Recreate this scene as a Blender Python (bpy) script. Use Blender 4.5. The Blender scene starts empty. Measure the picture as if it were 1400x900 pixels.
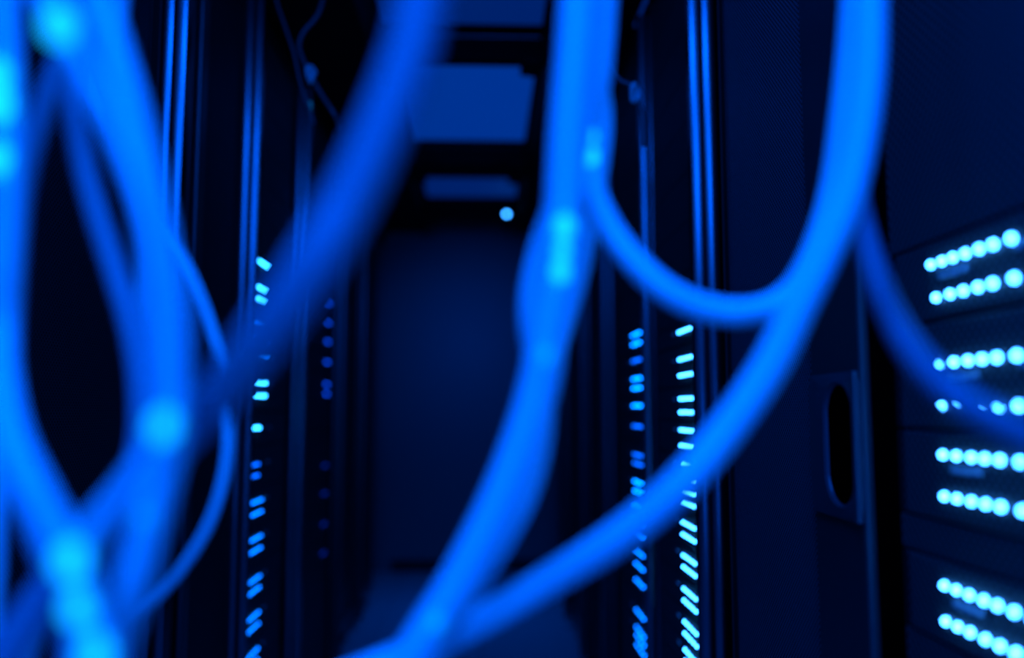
import bpy, bmesh, math, random
from mathutils import Vector, Matrix
C = bpy.context.scene
COL = C.collection
PI = math.pi
random.seed(7)

# ---------------------------------------------------------------- camera, world, lights
F = 1150.0                      # focal length in pixels of the 1400 wide frame
CZ = 1.25                       # lens height above the floor
PITCH = math.atan(112.0 / F)
YAW = math.atan(40.0 / F)
cam_data = bpy.data.cameras.new('camera')
cam = bpy.data.objects.new('camera', cam_data)
COL.objects.link(cam)
cam.location = (0, 0, CZ)
cam.rotation_euler = (PI / 2 + PITCH, 0, -YAW)
cam_data.sensor_width = 36.0
cam_data.lens = F / 1400 * 36.0
cam_data.clip_start = 0.02
cam_data.clip_end = 50
cam_data.dof.use_dof = True
cam_data.dof.focus_distance = 1.5
cam_data.dof.aperture_fstop = 1.0
C.camera = cam

world = bpy.data.worlds.new('world')
C.world = world
world.use_nodes = True
wb = world.node_tree.nodes['Background']
wb.inputs[0].default_value = (0.0, 0.06, 1.0, 1)
wb.inputs[1].default_value = 0.006

BLUE = (0.0, 0.115, 1.0)
def area(name, loc, rot, sx, sy, power, color=BLUE):
    l = bpy.data.lights.new(name, 'AREA')
    l.shape = 'RECTANGLE'; l.size = sx; l.size_y = sy; l.energy = power; l.color = color
    o = bpy.data.objects.new(name, l); COL.objects.link(o)
    o.location = loc; o.rotation_euler = rot
    return o
# blue luminaires along the aisle ceiling: one over the camera, one behind it, one near the end wall
area('aisle_light_over', (-0.05, 0.22, 2.84), (0, 0, 0), 0.60, 0.5, 46)
area('aisle_light_behind', (0.0, -1.15, 2.70), (math.radians(45), 0, 0), 1.2, 1.0, 88)
area('added_low_fill', (0.22, -1.3, 0.95), (math.radians(94), 0, 0.12), 0.4, 0.6, 8)  # added fill, low behind the camera, to brighten the cables; no fixture there
le = area('aisle_light_end', (-0.1, 5.2, 2.64), (math.radians(6), 0, 0), 0.5, 0.4, 2.4, (0.0, 0.12, 1.0))
le.data.spread = math.radians(70)
lw = area('wall_washer', (-0.1, 4.6, 2.62), (math.radians(68), 0, 0), 0.3, 0.2, 1.5, (0.0, 0.11, 1.0))
lw.data.spread = math.radians(52)

vs = C.view_settings
vs.view_transform = 'Standard'; vs.look = 'None'; vs.gamma = 1; vs.exposure = 0
vs.use_curve_mapping = False

# ---------------------------------------------------------------- where a line of sight meets a place in the room
ROT = cam.rotation_euler.to_matrix()
def ray(px, py):
    return ROT @ Vector(((px - 700) / F, (450 - py) / F, -1.0))
def on_x(px, py, X):
    r = ray(px, py); t = X / r.x
    return Vector((0, 0, CZ)) + r * t
def on_y(px, py, Y):
    r = ray(px, py); t = Y / r.y
    return Vector((0, 0, CZ)) + r * t

# ---------------------------------------------------------------- materials
def mat(name, color, rough=0.5, metal=0.0, spec=0.5, emit=None, strength=0.0, noise=0.0, nscale=40):
    m = bpy.data.materials.new(name); m.use_nodes = True
    nt = m.node_tree; b = nt.nodes['Principled BSDF']
    b.inputs['Base Color'].default_value = (*color, 1)
    b.inputs['Roughness'].default_value = rough
    b.inputs['Metallic'].default_value = metal
    b.inputs['Specular IOR Level'].default_value = spec
    if emit:
        b.inputs['Emission Color'].default_value = (*emit, 1)
        b.inputs['Emission Strength'].default_value = strength
    if noise:
        tc = nt.nodes.new('ShaderNodeTexCoord')
        n = nt.nodes.new('ShaderNodeTexNoise'); n.inputs['Scale'].default_value = nscale
        nt.links.new(tc.outputs['Object'], n.inputs['Vector'])
        mp = nt.nodes.new('ShaderNodeMapRange')
        mp.inputs['To Min'].default_value = max(0.02, rough - noise)
        mp.inputs['To Max'].default_value = min(1, rough + noise)
        nt.links.new(n.outputs['Fac'], mp.inputs['Value'])
        nt.links.new(mp.outputs[0], b.inputs['Roughness'])
        bp = nt.nodes.new('ShaderNodeBump'); bp.inputs['Strength'].default_value = 0.12
        bp.inputs['Distance'].default_value = 0.002
        nt.links.new(n.outputs['Fac'], bp.inputs['Height'])
        nt.links.new(bp.outputs[0], b.inputs['Normal'])
    return m

def mesh_mat(name, steel, hole, pitch, rough=0.4, lo=0.10, hi=0.35):
    """perforated steel sheet: staggered rows of small holes over the object's y / z"""
    m = bpy.data.materials.new(name); m.use_nodes = True
    nt = m.node_tree; b = nt.nodes['Principled BSDF']; L = nt.links.new
    g = nt.nodes.new('ShaderNodeNewGeometry')
    s = nt.nodes.new('ShaderNodeSeparateXYZ'); L(g.outputs['Position'], s.inputs[0])
    def wave(sock):
        k = nt.nodes.new('ShaderNodeMath'); k.operation = 'MULTIPLY'; k.inputs[1].default_value = PI / pitch
        L(sock, k.inputs[0])
        w = nt.nodes.new('ShaderNodeMath'); w.operation = 'SINE'; L(k.outputs[0], w.inputs[0])
        return w.outputs[0]
    p = nt.nodes.new('ShaderNodeMath'); p.operation = 'MULTIPLY'
    L(wave(s.outputs['Y']), p.inputs[0]); L(wave(s.outputs['Z']), p.inputs[1])
    r = nt.nodes.new('ShaderNodeMapRange')
    r.inputs['From Min'].default_value = lo; r.inputs['From Max'].default_value = hi
    L(p.outputs[0], r.inputs['Value'])
    mx = nt.nodes.new('ShaderNodeMix'); mx.data_type = 'RGBA'
    mx.inputs['A'].default_value = (*steel, 1); mx.inputs['B'].default_value = (*hole, 1)
    L(r.outputs[0], mx.inputs['Factor']); L(mx.outputs['Result'], b.inputs['Base Color'])
    sp = nt.nodes.new('ShaderNodeMath'); sp.operation = 'MULTIPLY_ADD'
    sp.inputs[1].default_value = -0.5; sp.inputs[2].default_value = 0.5
    L(r.outputs[0], sp.inputs[0]); L(sp.outputs[0], b.inputs['Specular IOR Level'])
    b.inputs['Roughness'].default_value = rough
    bp = nt.nodes.new('ShaderNodeBump'); bp.invert = True; bp.inputs['Strength'].default_value = 0.5
    bp.inputs['Distance'].default_value = 0.0015
    L(r.outputs[0], bp.inputs['Height']); L(bp.outputs[0], b.inputs['Normal'])
    return m

M = {
 'rack': mat('black_rack_steel', (0.010, 0.0095, 0.014), 0.5, 0, 0.22, noise=0.08, nscale=120),
 'inner': mat('rack_interior', (0.012, 0.012, 0.013), 0.7, 0, 0.2, noise=0.05),
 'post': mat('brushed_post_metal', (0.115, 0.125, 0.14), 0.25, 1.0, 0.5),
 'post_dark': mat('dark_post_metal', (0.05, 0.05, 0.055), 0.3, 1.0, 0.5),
 'stile': mat('grey_door_frame', (0.030, 0.031, 0.034), 0.35, 0, 0.5, noise=0.06, nscale=150),
 'plate': mat('grey_handle_plate', (0.055, 0.055, 0.065), 0.35, 0, 0.5, noise=0.06, nscale=150),
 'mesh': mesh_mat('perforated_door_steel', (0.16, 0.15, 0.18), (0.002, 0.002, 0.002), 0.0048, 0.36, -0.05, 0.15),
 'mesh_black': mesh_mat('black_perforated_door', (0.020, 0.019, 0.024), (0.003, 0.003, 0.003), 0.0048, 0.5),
 'bezel': mesh_mat('perforated_bezel_steel', (0.07, 0.07, 0.075), (0.010, 0.010, 0.010), 0.0070, 0.5),
 'chassis': mat('server_chassis_steel', (0.02, 0.02, 0.022), 0.5, 0, 0.25, noise=0.05),
 'label': mat('pale_label', (0.55, 0.57, 0.6), 0.5, 0, 0.4, noise=0.05),
 'tray': mat('black_tray_paint', (0.006, 0.006, 0.007), 0.75, 0, 0.15, noise=0.05),
 'floor': mat('raised_floor_tile', (0.42, 0.43, 0.45), 0.38, 0, 0.5, noise=0.1, nscale=60),
 'wall': mat('painted_wall', (0.15, 0.16, 0.17), 0.8, 0, 0.2, noise=0.1, nscale=30),
 'ceiling': mat('ceiling_board', (0.10, 0.10, 0.11), 0.85, 0, 0.1, noise=0.05),
 'panel': mat('lit_ceiling_panel', (0.3, 0.3, 0.32), 0.6, 0, 0.3, emit=(0.0, 0.11, 1.0), strength=0.27, noise=0.05),
 'panel_dim': mat('weakly_lit_ceiling_panel', (0.2, 0.2, 0.22), 0.6, 0, 0.3, emit=(0.0, 0.10, 1.0), strength=0.13, noise=0.05),
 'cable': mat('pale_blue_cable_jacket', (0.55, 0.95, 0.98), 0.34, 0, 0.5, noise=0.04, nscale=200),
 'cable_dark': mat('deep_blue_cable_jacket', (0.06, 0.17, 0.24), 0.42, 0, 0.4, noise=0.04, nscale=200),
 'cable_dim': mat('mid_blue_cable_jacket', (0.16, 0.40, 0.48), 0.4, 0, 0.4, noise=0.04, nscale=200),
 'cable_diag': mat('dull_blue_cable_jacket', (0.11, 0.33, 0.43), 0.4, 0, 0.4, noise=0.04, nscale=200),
 'sleeve': mat('white_sleeve_plastic', (0.95, 0.97, 1.0), 0.22, 0, 0.6, noise=0.03, nscale=150),
 'wire': mat('pale_hanging_wire', (0.07, 0.075, 0.085), 0.4, 0, 0.5, noise=0.04),
 'tag': mat('yellow_wire_tag', (0.8, 0.7, 0.3), 0.5, 0, 0.4, noise=0.04),
}
LEDC = (0.045, 0.42, 1.0)
def led_mat(name, col, s):
    return mat(name, (0.1, 0.3, 0.4), 0.3, emit=col, strength=s)
M['led_white'] = led_mat('lit_cyan_led_near', (0.036, 0.29, 1.0), 27)
M['led_cyan'] = led_mat('lit_cyan_led', (0.030, 0.30, 1.0), 15)
M['glint_cable'] = led_mat('cable_glint_glow', (0.004, 0.42, 1.0), 2.0)  # emission standing in for reflected highlights on the cables, strong and soft
M['glint_soft'] = led_mat('soft_cable_glint_glow', (0.0, 0.32, 1.0), 1.0)
M['led_left'] = led_mat('lit_blue_led_left', (0.0, 0.15, 1.0), 5.5)
M['led_mid'] = led_mat('lit_blue_led', (0.0, 0.17, 1.0), 11)
M['led_dim'] = led_mat('lit_dim_blue_led', (0.0, 0.07, 1.0), 2.2)
M['led_faint'] = led_mat('lit_faint_blue_led', (0.0, 0.05, 1.0), 0.3)

# ---------------------------------------------------------------- mesh helpers
def newbm(): return bmesh.new()
def box(bm, x0, x1, y0, y1, z0, z1, bev=0.0, seg=2):
    x0, x1 = sorted((x0, x1)); y0, y1 = sorted((y0, y1)); z0, z1 = sorted((z0, z1))
    r = bmesh.ops.create_cube(bm, size=1.0)
    for v in r['verts']:
        v.co = Vector((x0 + (v.co.x + .5) * (x1 - x0), y0 + (v.co.y + .5) * (y1 - y0), z0 + (v.co.z + .5) * (z1 - z0)))
    if bev:
        es = list({e for v in r['verts'] for e in v.link_edges})
        bmesh.ops.bevel(bm, geom=es, offset=bev, segments=seg, affect='EDGES', profile=0.5)
def extrude_profile(bm, pts, z0, z1):
    lo = [bm.verts.new((x, y, z0)) for x, y in pts]
    hi = [bm.verts.new((x, y, z1)) for x, y in pts]
    n = len(pts)
    for i in range(n):
        bm.faces.new((lo[i], lo[(i + 1) % n], hi[(i + 1) % n], hi[i]))
    bm.faces.new(lo[::-1]); bm.faces.new(hi)
def smooth_path(P, sub=10):
    out = []
    n = len(P)
    for i in range(n - 1):
        p0 = P[max(i - 1, 0)]; p1 = P[i]; p2 = P[i + 1]; p3 = P[min(i + 2, n - 1)]
        for k in range(sub):
            t = k / sub; t2 = t * t; t3 = t2 * t
            out.append(0.5 * ((2 * p1) + (p2 - p0) * t + (2 * p0 - 5 * p1 + 4 * p2 - p3) * t2 + (3 * p1 - p0 - 3 * p2 + p3) * t3))
    out.append(P[-1].copy())
    return out
def tube(bm, path, rad, n=20, cap=True):
    """rad: number or list per point"""
    R = rad if isinstance(rad, (list, tuple)) else [rad] * len(path)
    t = (path[1] - path[0]).normalized()
    u = t.orthogonal().normalized()
    rings = []
    for i, p in enumerate(path):
        a = path[max(i - 1, 0)]; b = path[min(i + 1, len(path) - 1)]
        tn = (b - a).normalized()
        u = (u - tn * u.dot(tn)).normalized()
        w = tn.cross(u)
        rings.append([bm.verts.new(p + (u * math.cos(2 * PI * k / n) + w * math.sin(2 * PI * k / n)) * R[i]) for k in range(n)])
    for A, B in zip(rings[:-1], rings[1:]):
        for k in range(n):
            f = bm.faces.new((A[k], A[(k + 1) % n], B[(k + 1) % n], B[k])); f.smooth = True
    if cap:
        bm.faces.new(rings[0][::-1]); bm.faces.new(rings[-1])
def ball(bm, c, r, sy=1, sz=1, seg=12):
    q = bmesh.ops.create_uvsphere(bm, u_segments=seg, v_segments=seg // 2 + 2, radius=r)
    for v in q['verts']:
        v.co = Vector((v.co.x, v.co.y * sy, v.co.z * sz)) + Vector(c)
        for f in v.link_faces: f.smooth = True
def obj(name, bm, m, parent=None, loc=None):
    me = bpy.data.meshes.new(name)
    bmesh.ops.recalc_face_normals(bm, faces=bm.faces[:])
    bm.to_mesh(me); bm.free()
    me.materials.append(m)
    o = bpy.data.objects.new(name, me); COL.objects.link(o)
    if loc is not None: o.location = loc
    if parent: o.parent = parent
    return o
def thing(name, loc, label, cat, group=None):
    o = bpy.data.objects.new(name, None); COL.objects.link(o)
    o.empty_display_size = 0.1
    o.location = loc; o['label'] = label; o['category'] = cat
    if group: o['group'] = group
    return o
def tag(o, label, cat, group=None):
    o['label'] = label; o['category'] = cat
    if group: o['group'] = group
    return o
def struct(name, bm, m):
    o = obj(name, bm, m); o['kind'] = 'structure'; return o

# ---------------------------------------------------------------- room
XL, XR = -0.73, 0.52            # front planes of the two rack rows
YE = 6.75                       # end wall
CEIL = 2.90
b = newbm()
for i in range(-5, 12):         # raised floor tiles, 0.6 m, hairline joints
    for j in range(-4, 4):
        box(b, j * .6 + .0015, (j + 1) * .6 - .0015, i * .6 + .15 + .0015, (i + 1) * .6 + .15 - .0015, -0.04, 0.0, 0.0012, 1)
box(b, -2.4, 2.4, -2.85, 7.0, -0.08, -0.035)
struct('floor', b, M['floor'])
b = newbm(); box(b, -2.4, 2.4, -2.9, 7.0, CEIL, CEIL + .1); struct('ceiling', b, M['ceiling'])
b = newbm(); box(b, -2.4, 2.4, YE, YE + .12, -0.035, CEIL); struct('wall_end', b, M['wall'])
b = newbm(); box(b, -2.4, 2.4, -3.0, -2.88, -0.035, CEIL); struct('wall_back', b, M['wall'])
b = newbm(); box(b, -2.5, -2.38, -2.9, 7.0, -0.035, CEIL); struct('wall_left', b, M['wall'])
b = newbm(); box(b, 2.38, 2.5, -2.9, 7.0, -0.035, CEIL); struct('wall_right', b, M['wall'])
b = newbm(); box(b, XL + .02, XR - .02, YE - .015, YE, 0.0, 0.09, 0.004); struct('baseboard_end', b, M['rack'])

# ---------------------------------------------------------------- racks
RH = 2.55
DEP = 0.95
def post_bm(xf, s, ya, yb, shift=0.0):
    """tall metal corner post whose face has two rounded ribs between ya and yb"""
    bm = newbm()
    # the post stands 4.5 cm proud of the rack fronts; its two ribs face along the aisle
    x_in, x_out = xf + s * (.022 + shift), xf - s * (.039 - shift)
    pts = [(x_in, yb)]
    w = (x_out - x_in) / 2
    for k in range(2):
        for i in range(9):
            u = i / 8
            x = x_in + w * k + w * (.02 + .96 * u)
            sag = .0022 * (1 - (2 * u - 1) ** 2)
            pts.append((x, ya + .010 - sag + (.0040 * (u)) - .0 + .004 * k))
    pts.append((x_out, ya + .045)); pts.append((xf - s * (.001 - shift), ya + .06)); pts.append((xf + s * (.004 + shift), yb))
    extrude_profile(bm, pts, 0.06, RH)
    return bm
def add(bm, o): return bm

def rack(s, y0, y1, label, post=None, door=False, opening=None, stile=0.05, handle=False, near_stile=0.05, zone=None):
    """s: -1 left row, 1 right row. A cabinet standing on the floor between y0 and y1."""
    xf = XR if s > 0 else XL
    xb = xf + s * DEP
    t = thing('server_rack', (xf + s * DEP / 2, (y0 + y1) / 2, 0), label, 'server rack', 'server racks lining the aisle')
    org = Vector((xf + s * DEP / 2, (y0 + y1) / 2, 0))
    def P(name, bm, m, par=t):
        bmesh.ops.translate(bm, verts=bm.verts[:], vec=-org)
        return obj(name, bm, m, par)
    g = 0.004
    for ya, yb in ((y0 + g, y0 + g + .02), (y1 - g - .02, y1 - g)):
        b = newbm(); box(b, xf + s * .05, xb, ya, yb, .06, RH, .003); P('side_panel', b, M['rack'])
    b = newbm(); box(b, xf + s * .01, xb, y0 + g, y1 - g, RH, RH + .03, .005); P('top_panel', b, M['rack'])
    b = newbm(); box(b, xf + s * .04, xb - s * .03, y0 + .02, y1 - .02, .0, .06, .004); P('plinth', b, M['inner'])
    b = newbm(); box(b, xb - s * .012, xb, y0 + .03, y1 - .03, .06, RH, .002); P('back_panel', b, M['inner'])
    if post:
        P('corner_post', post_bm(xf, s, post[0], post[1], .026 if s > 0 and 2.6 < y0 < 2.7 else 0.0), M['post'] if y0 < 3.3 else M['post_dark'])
    if door:
        b = newbm()
        ys0, ys1 = door
        xo = xf - s * .012; xi = xf + s * .004
        ns, fs, tb = near_stile, stile, .06
        box(b, xo, xi, ys0, ys0 + ns, .10, RH - .02, .006, 3)
        box(b, xo, xi, ys0 + ns, ys1 - fs, .10, .10 + tb, .004)
        box(b, xo, xi, ys0 + ns, ys1 - fs, RH - .02 - tb, RH - .02, .004)
        d = P('door', b, M['stile'])
        b = newbm(); box(b, xf + s * .001, xi, ys1 - fs, ys1, .10, RH - .02, .006, 3); P('hinge_strip', b, M['inner'], d)
        b = newbm(); box(b, xf, xf + s * .012, ys0 + ns - .003, ys1 - fs + .003, .155, RH - .075)
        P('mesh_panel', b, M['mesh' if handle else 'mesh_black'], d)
        if handle:
            za, zb = CZ - .150, CZ + .054
            ya, yb = ys0 - .0, ys0 + ns
            b = newbm()
            # raised plate with an oval pull cut through it
            yc, zc = on_x(1149, 606, xf - s * .015).y, CZ - .047
            ry, rz = .046, .084
            N = 40
            outer = []; inner = []
            for k in range(N):
                a = 2 * PI * k / N
                cy, cz = math.cos(a), math.sin(a)
                # stadium-shaped hole
                iy = ry * cy; iz = (rz - ry) * (1 if cz > 0 else -1 if cz < 0 else 0) + ry * cz
                inner.append((yc + iy, zc + iz))
                sc = min((yb - yc - .004) / cy if cy > 1e-6 else ((ya + .002 - yc) / cy if cy < -1e-6 else 9e9),
                         (zb - zc) / cz if cz > 1e-6 else ((za - zc) / cz if cz < -1e-6 else 9e9))
                outer.append((yc + cy * sc, zc + cz * sc))
            X0, X1, X2 = xf - s * .0165, xf - s * .016, xf - s * .0115
            ro = [b.verts.new((X0, y, z)) for y, z in outer]
            rl = [b.verts.new((X0 - s * .003, yc + (y - yc) * 1.10, zc + (z - zc) * 1.05)) for y, z in inner]
            ri = [b.verts.new((X0 + s * .001, y, z)) for y, z in inner]
            rd = [b.verts.new((X2 + s * .0, y, z)) for y, z in inner]
            rb = [b.verts.new((X2, y, z)) for y, z in outer]
            for k in range(N):
                j = (k + 1) % N
                for A, B in ((ro, rl), (rl, ri), (ri, rd), (rb, ro)):
                    f = b.faces.new((A[k], A[j], B[j], B[k])); f.smooth = (A is rl or A is ri)
            box(b, X0 + s * .003, X0 - s * .005, ya + .001, ya + .012, za, zb, .002, 3)
            P('handle_plate', b, M['plate'], d)
            b = newbm()
            pts = [(X2 - s * .0012, y, z) for y, z in inner]
            vs_ = [b.verts.new(p) for p in pts]
            b.faces.new(vs_)
            r = bmesh.ops.extrude_face_region(b, geom=b.faces[:])
            for v in r['geom']:
                if isinstance(v, bmesh.types.BMVert): v.co.x += s * .0004
            P('handle_recess', b, mat('dark_recess', (0.0005, 0.0005, 0.0005), 1.0, 0, 0.0), d)
    if opening:
        oa, ob = opening
        # flanges on both sides of the opening
        for ya, yb in ((y0 + .025, oa), (ob, y1 - .025)):
            if post and ya < post[1] - .01 and yb > post[0]:
                ya = post[1] + .001
            if yb - ya > .008:
                b = newbm(); box(b, xf + s * .012, xf + s * .05, ya, yb - .001, .06, RH - .001, .003)
                P('mounting_flange', b, M['rack'])
        za, zb = zone
        for z0, z1 in ((.10, za), (zb, RH - .02)):
            z = z0; k = 0
            step = (z1 - z0) / (max(1, round((z1 - z0) / .1334)) if y0 > 1 else 1)
            while z < z1 - .01:
                b = newbm(); box(b, xf + s * .014, xf + s * .035, oa + .001, ob - .001, z + .001, z + step - .001, .002)
                P('blanking_panel', b, M['bezel'])
                z += step
    return t

led_cache = {}
def led_mesh(key, r):
    k = (key, r)
    if k not in led_cache:
        bm = newbm(); ball(bm, (0, 0, 0), r)
        me = bpy.data.meshes.new('status_light'); bm.to_mesh(me); bm.free()
        me.materials.append(M[key]); led_cache[k] = me
    return led_cache[k]

def server(s, oa, ob, z0, z1, rows, ledkey, r, label, group, plates=(), plate_h=.007):
    """rows: list of (z, [y...]) world positions of the status lights"""
    xf = XR if s > 0 else XL
    org = Vector((xf + s * .30, (oa + ob) / 2, z0))
    t = thing('rack_server', org, label, 'server', group)
    def P(name, bm, m):
        bmesh.ops.translate(bm, verts=bm.verts[:], vec=-org); return obj(name, bm, m, t)
    b = newbm(); box(b, xf + s * .03, xf + s * .62, oa + .016, ob - .016, z0 + .0015, z1 - .0015, .0015); P('chassis', b, M['chassis'])
    b = newbm(); box(b, xf + s * .012, xf + s * .0295, oa + .018, ob - .018, z0 + .002, z1 - .002, .003); P('bezel', b, M['bezel'])
    for ya, yb in ((oa + .001, oa + .0175), (ob - .0175, ob - .001)):
        b = newbm(); box(b, xf + s * .014, xf + s * .0295, ya, yb, z0 + .002, z1 - .002, .002); P('rack_ear', b, M['rack'])
    for z, ys in rows:
        for y in ys:
            o = bpy.data.objects.new('status_light', led_mesh(ledkey, r)); COL.objects.link(o)
            o.parent = t; o.location = Vector((xf + s * .0105, y, z)) - org
    for (ya, yb, z) in plates:
        b = newbm(); box(b, xf + s * .0095, xf + s * .0125, ya, yb, z - plate_h / 2, z + plate_h / 2, .0008); P('label_plate', b, M['label'])
    return t

ORD = ['top', 'second', 'third', 'fourth', 'fifth', 'sixth', 'seventh', 'eighth', 'ninth', 'tenth', 'eleventh', 'twelfth', 'thirteenth']
def ordw(i, n):
    if i == 0: return 'topmost'
    if i == n - 1: return 'lowest'
    return ORD[i] + ' from the top'

def stack(s, px, pairs, y_first, n_led, pitch, oa, ob, ledkey, r, where, group, plates=True, key_for=None, jitter=None):
    """servers from the photo rows: pairs = pixel heights of their light rows at column px"""
    xf = XR if s > 0 else XL
    Z = [[on_x(px, py, xf).z for py in pr] for pr in pairs]
    mids = [sum(z) / len(z) for z in Z]
    bounds = []
    n = len(Z)
    for i in range(n - 1):
        bounds.append((min(Z[i]) + max(Z[i + 1])) / 2)
    top = max(Z[0]) + .025; bot = min(Z[-1]) - .025
    for i in range(n):
        z1 = top if i == 0 else bounds[i - 1]
        z0 = bot if i == n - 1 else bounds[i]
        k = key_for(i) if key_for else ledkey
        nl = jitter[i] if jitter else n_led
        rows = [(z, [y_first + j * pitch for j in range(nl)]) for z in Z[i]]
        pl = [(y_first + n_led * pitch + .03, y_first + n_led * pitch + .055, Z[i][0])] if plates else []
        cnt = 'one row' if len(rows) == 1 else 'two rows'
        server(s, oa, ob, z0, z1, rows, k, r,
               'black server with %s of lights, %s in %s' % (cnt, ordw(i, n), where), group, pl)
    return bot, top

# ---- right row -------------------------------------------------
# rack nearest on the right: rows of big cyan lights at the right edge of the photo
oa, ob = 0.44, 1.075
rows_px = [
 [(362, [1261, 1276, 1291, 1308, 1327, 1346, 1371], 324)],
 [(407, [1268, 1287, 1305, 1325, 1345, 1374], 380)],
 [(497, [1274, 1292, 1311, 1330, 1350, 1377], 486)],
 [(556, [1275, 1294, 1312, 1331, 1353, 1379], 555)],
 [(622, [1277, 1295, 1315, 1333, 1353, 1380], 633)],
 [(679, [1279, 1296, 1315, 1334, 1354, 1383], 697)],
 [(801, [1279, 1295, 1312, 1331, 1349, 1371, 1396], 844)],
 [(850, [1281, 1297, 1313, 1333, 1352, 1373, 1397], 896)],
]
def r0row(i):
    y, xs, _ = rows_px[i][0]
    z = on_x(xs[0], y, XR).z
    return (z, [on_x(x, y, XR).y for x in xs])
r0 = [r0row(i) for i in range(8)]
names = ['highest of the four at the right edge',
         'second from top, behind the drooping cable end',
         'third from top, just below the drooping cable',
         'lowest of the four at the right edge']
limits = [(r0[0][0] + .028, r0[1][0] - .027)]
limits.append((r0[1][0] - .027, (r0[3][0] + r0[4][0]) / 2))
limits.append(((r0[3][0] + r0[4][0]) / 2, r0[5][0] - .030))
limits.append((r0[6][0] + .028, r0[7][0] - .028))
for i in range(4):
    z1, z0 = limits[i]
    rA, rB = r0[2 * i], r0[2 * i + 1]
    zl = rA[0] - .0165
    yl = rA[1][0] - .012
    pl = [(yl - .042, yl - .004, zl), (yl - .058, yl - .048, zl + .001), (0.742, 0.812, zl + .008)]
    server(1, oa, ob, z0, z1, [rA, rB], 'led_white', .0043,
           'black server with bright cyan lights, ' + names[i], 'servers in the nearest right-hand rack', pl, .0065)
# unlit spacer unit between third and fourth servers
g0, g1 = limits[3][0], limits[2][1]
b = newbm(); box(b, XR + .014, XR + .035, oa + .001, ob - .001, g0 + .001, g1 - .001, .002)
rk0 = rack(1, 0.30, 1.105, 'near black rack at the right edge holding bright cyan lit servers', opening=(oa, ob), zone=(limits[3][1], limits[0][0]))
bmesh.ops.translate(b, verts=b.verts[:], vec=-rk0.location)
obj('blanking_panel', b, M['bezel'], rk0)
# closed mesh-door rack with the oval pull
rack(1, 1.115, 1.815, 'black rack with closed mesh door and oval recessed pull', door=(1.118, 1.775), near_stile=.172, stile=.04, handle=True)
# racks behind, lit
R2A = 1.84
zz = None
def lit_rack(s, y0, y1, label, post, opening, px, pairs, y_first, n_led, pitch, key, r, where, group, **kw):
    bot, top = stack(s, px, pairs, y_first, n_led, pitch, opening[0], opening[1], key, r, where, group, **kw)
    rack(s, y0, y1, label, post=post, opening=opening, zone=(bot, top))
lit_rack(1, 1.845, 2.60, 'black rack just past the mesh-door rack, lit by a bright cyan light column', (1.868, 2.035), (2.05, 2.565),
  935, [[450], [489, 512], [545, 564], [589, 611], [637, 655], [673, 689], [718, 735], [764, 780], [810, 826], [855, 871], [893, 908]],
  2.125, 5, .031, 'led_cyan', .0046, 'the bright middle-right column', 'servers in the bright middle-right rack', jitter=[5, 5, 5, 5, 4, 5, 5, 5, 5, 5, 5])
M['led_mid2'] = led_mat('lit_soft_blue_led', (0.0, 0.15, 1.0), 8)
M['led_dim2'] = led_mat('lit_weak_blue_led', (0.0, 0.11, 1.0), 4)
lit_rack(1, 2.61, 3.37, 'black rack behind the bright column rack on the right, with dimmer blue lights', (2.63, 2.80), (2.81, 3.34),
  866, [[457, 470], [493], [518, 531], [555], [583], [622, 634], [659, 672], [693, 711], [728, 753], [771, 793], [834], [857, 868, 881]],
  2.822, 4, .043, 'led_mid', .0046, 'the dimmer right column', 'servers in the dimmer right rack',
  key_for=lambda i: 'led_mid' if i in (0, 2, 3, 6) else ('led_dim2' if i in (4, 5, 1) else 'led_mid2'))
lit_rack(1, 3.38, 4.16, 'dark rack on the right with one faint light', (3.40, 3.55), (3.56, 4.13),
  824, [[495]], 3.64, 1, .03, 'led_dim', .006, 'the dark right rack', 'servers in the dark right rack', plates=False)
rack(1, 4.17, 4.95, 'dark closed rack, second from the end wall on the right', post=(4.19, 4.32), door=(4.33, 4.93))
rack(1, 4.96, 5.75, 'dark closed rack nearest the end wall on the right', post=(4.98, 5.11), door=(5.12, 5.73))

# ---- left row --------------------------------------------------
rack(-1, 0.35, 1.10, 'dark closed rack nearest the camera on the left, behind hanging cables', door=(.37, 1.08))
rack(-1, 1.11, 1.87, 'dark closed rack on the left, before the first pair of metal ribs', door=(1.13, 1.85))
rack(-1, 1.88, 2.52, 'black closed rack on the left with broad metal post, leftmost visible', post=(1.89, 2.09), door=(2.10, 2.50))
M['led_cyan2'] = led_mat('lit_sky_led', (0.02, 0.34, 1.0), 18)
lit_rack(-1, 2.53, 3.26, 'black rack on the left with the bright blue light column', (2.54, 2.74), (2.75, 3.23),
  360, [[358], [394, 410], [444, 464], [485], [523, 541], [585], [634, 649], [684, 700], [733, 749], [787, 802], [835, 850], [883, 897]],
  2.775, 5, .030, 'led_mid', .0046, 'the left light column', 'servers in the left lit rack',
  key_for=lambda i: 'led_cyan2' if i in (0, 1, 4, 5) else ('led_dim2' if i == 6 else 'led_left'), jitter=[5, 5, 5, 5, 5, 3, 3, 5, 5, 5, 5, 5])
lit_rack(-1, 3.27, 4.20, 'dark rack on the left with a faint blue light column', (3.29, 3.47), (3.50, 4.17),
  452, [[415], [442], [468], [496], [526, 539], [635], [672], [712], [750]], 4.00, 2, .05, 'led_dim', .007, 'the faint left column', 'servers in the faint left rack',
  plates=False, key_for=lambda i: 'led_dim' if i < 5 else 'led_faint')
rack(-1, 4.21, 4.95, 'dark closed rack, second from the end wall on the left', post=(4.23, 4.40), door=(4.41, 4.93))
rack(-1, 4.96, 5.75, 'dark closed rack nearest the end wall on the left', post=(4.98, 5.15), door=(5.16, 5.73))

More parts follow.
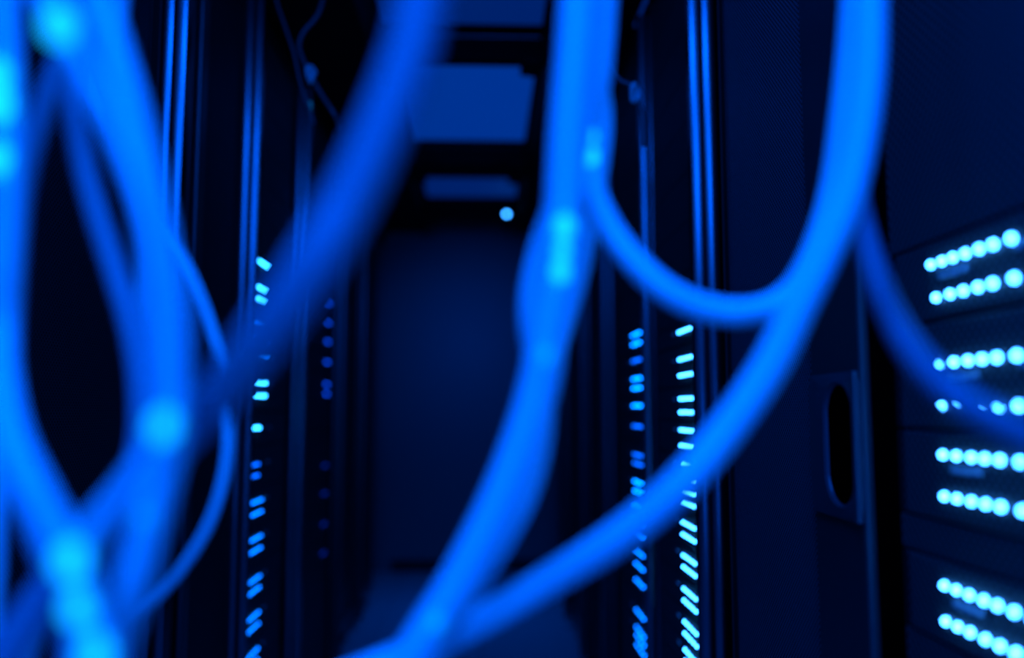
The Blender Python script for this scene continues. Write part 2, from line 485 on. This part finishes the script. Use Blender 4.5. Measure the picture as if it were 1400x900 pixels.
# ---------------------------------------------------------------- overhead trays and lit panels
def tray(x0, x1, y0, y1, z0, z1, label):
    t = thing('cable_tray', ((x0 + x1) / 2, (y0 + y1) / 2, z0), label, 'cable tray', 'black trays under the ceiling')
    org = t.location.copy()
    def P(name, bm):
        bmesh.ops.translate(bm, verts=bm.verts[:], vec=-org); return obj(name, bm, M['tray'], t)
    for xa, xb in ((x0, x0 + .025), (x1 - .025, x1)):
        b = newbm(); box(b, xa, xb, y0, y1, z0, z1, .004); P('side_rail', b)
    b = newbm(); box(b, x0 + .024, x1 - .024, y0, y1, z0 + .01, z0 + .02); P('tray_bottom', b)
    y = y0 + .3
    while y < y1:
        for xa in (x0 + .012, x1 - .012):
            b = newbm(); tube(b, [Vector((xa, y, z1 - .01)), Vector((xa, y, CEIL))], .006, 8); P('hanger_rod', b)
        y += 1.2
    return t
tray(.275, .56, 0.2, 6.72, 2.68, 2.80, 'long black cable tray hung over the right side of the aisle')
tray(-.77, -.455, 0.2, 6.72, 2.68, 2.80, 'long black cable tray hung over the left side of the aisle')
def crossbeam(ya, yb, label):
    z = 2.70
    t = thing('cross_beam', (0, (ya + yb) / 2, z), label, 'beam', 'black beams across the aisle')
    org = t.location.copy()
    b = newbm(); box(b, -.452, .272, ya, yb, z, z + .10, .008)
    bmesh.ops.translate(b, verts=b.verts[:], vec=-org); obj('beam', b, M['tray'], t)
    for x in (.20, -.40):
        b = newbm()
        box(b, x - .045, x + .045, ya - .03, yb + .03, z - .03, z + .02, .01)
        tube(b, [Vector((x, (ya + yb) / 2, z - .05)), Vector((x, (ya + yb) / 2, z + .0))], .022, 12)
        bmesh.ops.translate(b, verts=b.verts[:], vec=-org); obj('clamp', b, M['tray'], t)
    return t
crossbeam(3.36, 3.44, 'nearest black cross beam between the trays at the top of the photo')
crossbeam(4.84, 5.16, 'far black cross beam below the large lit ceiling panel')
crossbeam(6.22, 6.40, 'farthest black cross beam close to the end wall')
crossbeam(1.9, 2.1, 'black cross beam above the top edge of the photo')
for (ya, yb, xa, xb, lab) in ((2.2, 3.42, -.44, .26, 'lit blue ceiling panel cut off by the top of the photo'),
                      (3.50, 4.95, -.44, .26, 'large lit blue ceiling panel between the two cross beams'),
                      (5.05, 6.30, -.44, .26, 'small far lit blue ceiling panel just above the end wall'),
                      (2.2, 3.42, .57, .90, 'lit blue ceiling panel right of the tray at the photo top')):
    z = CEIL - .03
    t = thing('ceiling_panel', ((xa + xb) / 2, (ya + yb) / 2, z), lab, 'ceiling panel', 'lit ceiling panels')
    b = newbm(); box(b, (xa - xb) / 2 + .015, (xb - xa) / 2 - .015, (ya - yb) / 2 + .015, (yb - ya) / 2 - .015, .002, .03, .002); obj('diffuser', b, M['panel' if lab.startswith('large') else 'panel_dim'], t)
    b = newbm()
    w, l = (xb - xa) / 2, (yb - ya) / 2
    for q in ((-w, -w + .014, -l, l), (w - .014, w, -l, l), (-w, w, -l, -l + .014), (-w, w, l - .014, l)):
        box(b, q[0], q[1], q[2], q[3], 0, .03)
    obj('frame', b, M['tray'], t)
# filler boards closing the space between the rack tops and the ceiling
for s, xf, lab in ((-1, XL, 'left'), (1, XR + .40, 'right')):
    b = newbm(); box(b, xf + s * .06, xf + s * .08, .2, 6.74, RH + .031, CEIL, .002)
    o = obj('filler_board', b, M['tray'])
    tag(o, 'long dark board closing the gap above the %s row of racks' % lab, 'board', 'boards above the racks')

# small round lit indicator below the far ceiling
p = on_y(693, 290, 6.10)
t = thing('indicator_lamp', (p.x, 6.219, p.z), 'small round cyan indicator lamp on the farthest cross beam', 'indicator lamp')
b = newbm(); box(b, -.035, .035, -.05, 0, -.035, .035, .01, 3); obj('housing', b, M['tray'], t)
b = newbm(); ball(b, (0, -.055, 0), .015, 1, 1, 16); obj('lens', b, M['led_cyan'], t)

# hanging wires in the background
def wire(pts, Y, r, label, knot=None, tagp=None):
    P = [on_y(x, y, Y + dy) for x, y, dy in pts]
    b = newbm(); tube(b, smooth_path(P), r, 10)
    o = tag(obj('hanging_wire', b, M['wire']), label, 'wire', 'thin wires hanging from the trays')
    if knot:
        q = on_y(knot[0], knot[1], Y)
        b = newbm()
        loop = [q + Vector((math.cos(a) * .008 * (1 + .2 * math.sin(3 * a)), math.sin(2 * a) * .010, math.sin(a) * .022)) for a in [i * PI / 6 for i in range(13)]]
        tube(b, smooth_path(loop, 4), r * 1.3, 10)
        obj('knot', b, M['label'], o)
    if tagp:
        q = on_y(tagp[0], tagp[1], Y)
        b = newbm(); box(b, q.x - .006, q.x + .006, q.y - .002, q.y + .002, q.z - .02, q.z + .02, .002)
        obj('wire_tag', b, M['tag'], o)
wire([(450, -62, 0), (441, 0, 0), (432, 24, 0), (415, 44, 0), (409, 64, 0), (416, 86, 0), (425, 104, 0), (440, 130, .0), (458, 158, .0), (464, 175, .05)], 2.55, .007,
     'thin kinked wire with a pale knot hanging at upper left', (425, 102), (424, 147))
wire([(368, -58, 0), (378, 0, 0), (389, 34, 0), (402, 74, 0), (412, 118, 0), (430, 170, 0)], 2.5, .005, 'faint thin wire hanging left of the knotted wire')
wire([(795, -90, 0), (800, 20, 0), (840, 100, 0), (860, 116, 0), (872, 132, 0), (879, 160, 0), (881, 200, 0)], 2.2, .006, 'thin wire with a pale knot hanging right of the central cables', (868, 127))

# ---------------------------------------------------------------- foreground cables
CAT = 'cable'
def cable(pts, rpx, d, label, m='cable', group=None, up=True, down=True, sleeves=(), lights=()):  # lights: glowing beads that imitate glints on the jacket
    """pts: (x, y[, extra depth]); tube of real thickness hanging d metres ahead"""
    P = []
    for q in pts:
        dd = d + (q[2] if len(q) > 2 else 0)
        P.append(on_y(q[0], q[1], dd))
    r = rpx * d / F
    core = [p.copy() for p in P]
    def ext(a, b_, ztarget):
        v = (a - b_)
        out = []
        st = a.copy()
        dirv = v.normalized()
        want = 1 if ztarget > a.z else -1
        n = 10
        dz = (ztarget - a.z)
        vz = dirv.z if abs(dirv.z) > .3 else math.copysign(.3, dz)
        hx = max(-.08, min(.08, dz * dirv.x / vz / 3))
        hy = max(-.02, min(.02, dz * dirv.y / vz / 3))
        for i in range(1, n + 1):
            u = (i / n) ** 1.7
            k = 1 - (1 - u) ** 3
            out.append(Vector((st.x + hx * k, st.y + hy * k, st.z + dz * u)))
        return out
    if up: P = ext(P[0], P[1], 2.675)[::-1] + P
    if down: P = P + ext(P[-1], P[-2], r + .003)
    b = newbm(); tube(b, smooth_path(P, 9), r, 24)
    o = tag(obj('network_cable', b, M[m]), label, CAT, group)
    sp = smooth_path(core, 12)
    for (ya, yb, extra) in sleeves:
        A = [p for p in sp if True]
        # sleeve between two picture heights along the cable
        def pix(p):
            q = ROT.transposed() @ (p - Vector((0, 0, CZ)))
            return 450 - F * q.y / -q.z
        seg = []
        for p in sp:
            if ya <= pix(p) <= yb: seg.append(p)
            elif seg: break
        if len(seg) >= 2:
            b = newbm(); tube(b, seg, r * extra, 24)
            obj('cable_sleeve', b, M['sleeve'], o)
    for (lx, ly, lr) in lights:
        # small glowing bead imitating a highlight on the camera side of the cable
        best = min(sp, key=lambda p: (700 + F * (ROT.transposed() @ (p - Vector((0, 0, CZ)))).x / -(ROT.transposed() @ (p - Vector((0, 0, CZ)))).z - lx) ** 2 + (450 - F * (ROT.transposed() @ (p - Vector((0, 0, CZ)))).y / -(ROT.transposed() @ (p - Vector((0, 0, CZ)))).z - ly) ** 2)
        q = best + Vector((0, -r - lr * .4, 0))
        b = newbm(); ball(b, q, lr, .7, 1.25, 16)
        obj('glint_bead', b, M['glint_cable' if lr > .0045 else 'glint_soft'], o)
    return o
G1 = 'blue cables hanging in the centre'
G2 = 'blue cables hanging at the left'
G3 = 'blue cables hanging at the right'
# centre bundle
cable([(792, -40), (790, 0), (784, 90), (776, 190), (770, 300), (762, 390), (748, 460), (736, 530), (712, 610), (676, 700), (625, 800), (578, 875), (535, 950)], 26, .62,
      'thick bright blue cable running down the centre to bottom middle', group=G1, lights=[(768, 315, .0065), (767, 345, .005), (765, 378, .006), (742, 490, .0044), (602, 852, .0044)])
cable([(815, -40, .05), (812, 0, .05), (802, 110, .05), (786, 220, .05), (752, 310, .05), (732, 380, .05), (727, 440, .05), (738, 520, .05), (738, 590, .05), (718, 670, .04), (682, 740, .032), (632, 820, .032), (590, 900, .032), (560, 950, .032)], 19, .62,
      'blue cable bulging left beside the thick central cable', group=G1)
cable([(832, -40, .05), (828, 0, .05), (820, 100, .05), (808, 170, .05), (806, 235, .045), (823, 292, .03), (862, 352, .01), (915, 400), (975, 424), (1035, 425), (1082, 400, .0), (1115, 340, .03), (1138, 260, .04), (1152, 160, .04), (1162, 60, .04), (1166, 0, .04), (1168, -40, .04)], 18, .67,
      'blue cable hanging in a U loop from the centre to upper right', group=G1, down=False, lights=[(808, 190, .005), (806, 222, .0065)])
cable([(790, -40, .15), (795, 0, .15), (815, 90, .15), (826, 170, .15), (812, 280, .15), (795, 370, .15), (768, 460, .15), (745, 530, .15), (725, 590, .15), (690, 680, .15), (640, 780, .15), (560, 900, .15), (540, 950, .15)], 15, .62,
      'slimmer blue cable twisting behind the thick central cable', group=G1)
# right
cable([(1188, -40), (1188, 0), (1186, 90), (1176, 180), (1156, 270), (1124, 350), (1090, 420), (1052, 500), (995, 585), (925, 668), (840, 738, .02), (740, 800, .06), (640, 858, .09), (540, 902, .09), (440, 944, .09), (380, 985, .09)], 23, .60,
      'long blue cable sweeping from upper right down to bottom centre', group=G3)
cable([(1176, -40, .28), (1176, 0, .28), (1172, 60, .28), (1168, 130, .28), (1168, 210, .27), (1174, 280, .25), (1190, 350, .2), (1216, 425, .14), (1257, 492, .07), (1315, 548, .02), (1400, 596), (1470, 645)], 24, .50,
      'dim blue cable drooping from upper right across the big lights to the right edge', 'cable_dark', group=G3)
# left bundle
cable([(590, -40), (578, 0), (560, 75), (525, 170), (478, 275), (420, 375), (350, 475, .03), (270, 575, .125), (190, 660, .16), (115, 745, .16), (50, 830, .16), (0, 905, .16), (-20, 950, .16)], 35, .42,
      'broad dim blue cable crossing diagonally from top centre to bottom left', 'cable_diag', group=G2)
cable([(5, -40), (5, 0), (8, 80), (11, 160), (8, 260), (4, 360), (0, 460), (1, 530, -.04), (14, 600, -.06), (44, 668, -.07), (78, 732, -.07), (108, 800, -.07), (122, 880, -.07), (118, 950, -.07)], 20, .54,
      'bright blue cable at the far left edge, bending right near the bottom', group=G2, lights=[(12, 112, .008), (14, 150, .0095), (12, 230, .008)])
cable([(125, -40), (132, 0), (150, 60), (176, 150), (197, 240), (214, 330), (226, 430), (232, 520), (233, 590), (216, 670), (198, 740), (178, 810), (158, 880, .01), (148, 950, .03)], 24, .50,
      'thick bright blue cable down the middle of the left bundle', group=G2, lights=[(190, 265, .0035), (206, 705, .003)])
cable([(60, -40), (72, 0), (95, 60), (125, 140), (168, 220), (208, 280), (243, 340), (275, 410), (300, 490), (311, 570), (308, 640), (288, 710), (252, 772), (205, 826), (150, 880), (110, 950)], 6.5, .80,
      'thin blue cable arcing right of the left bundle and back', group=G2)
cable([(100, -40), (96, 30), (94, 100), (106, 190), (128, 280), (156, 370), (180, 450), (192, 530), (190, 610), (165, 690), (130, 760), (120, 830), (110, 950)], 15, .66,
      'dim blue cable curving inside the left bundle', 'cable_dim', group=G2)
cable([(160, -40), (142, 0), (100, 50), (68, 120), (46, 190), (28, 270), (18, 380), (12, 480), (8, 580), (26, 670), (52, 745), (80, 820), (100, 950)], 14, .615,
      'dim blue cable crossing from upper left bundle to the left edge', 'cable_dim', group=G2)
cable([(160, -40), (157, 0), (151, 70), (152, 140), (166, 200), (190, 270), (205, 350), (200, 450), (205, 560), (195, 630), (150, 700), (100, 760), (60, 820), (10, 950)], 19, .72,
      'blue cable woven behind the thick left cable', 'cable', group=G2)
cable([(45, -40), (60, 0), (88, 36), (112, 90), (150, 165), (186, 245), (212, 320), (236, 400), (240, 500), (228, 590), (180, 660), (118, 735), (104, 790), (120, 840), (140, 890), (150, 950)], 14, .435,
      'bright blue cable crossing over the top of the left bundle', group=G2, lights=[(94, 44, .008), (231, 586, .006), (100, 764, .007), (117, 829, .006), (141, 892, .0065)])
cable([(-60, 200), (-20, 420), (-14, 560), (-6, 660), (-10, 760), (-16, 860), (-20, 950)], 14, .66,
      'blue cable showing as a sliver along the lower left edge', group=G2)
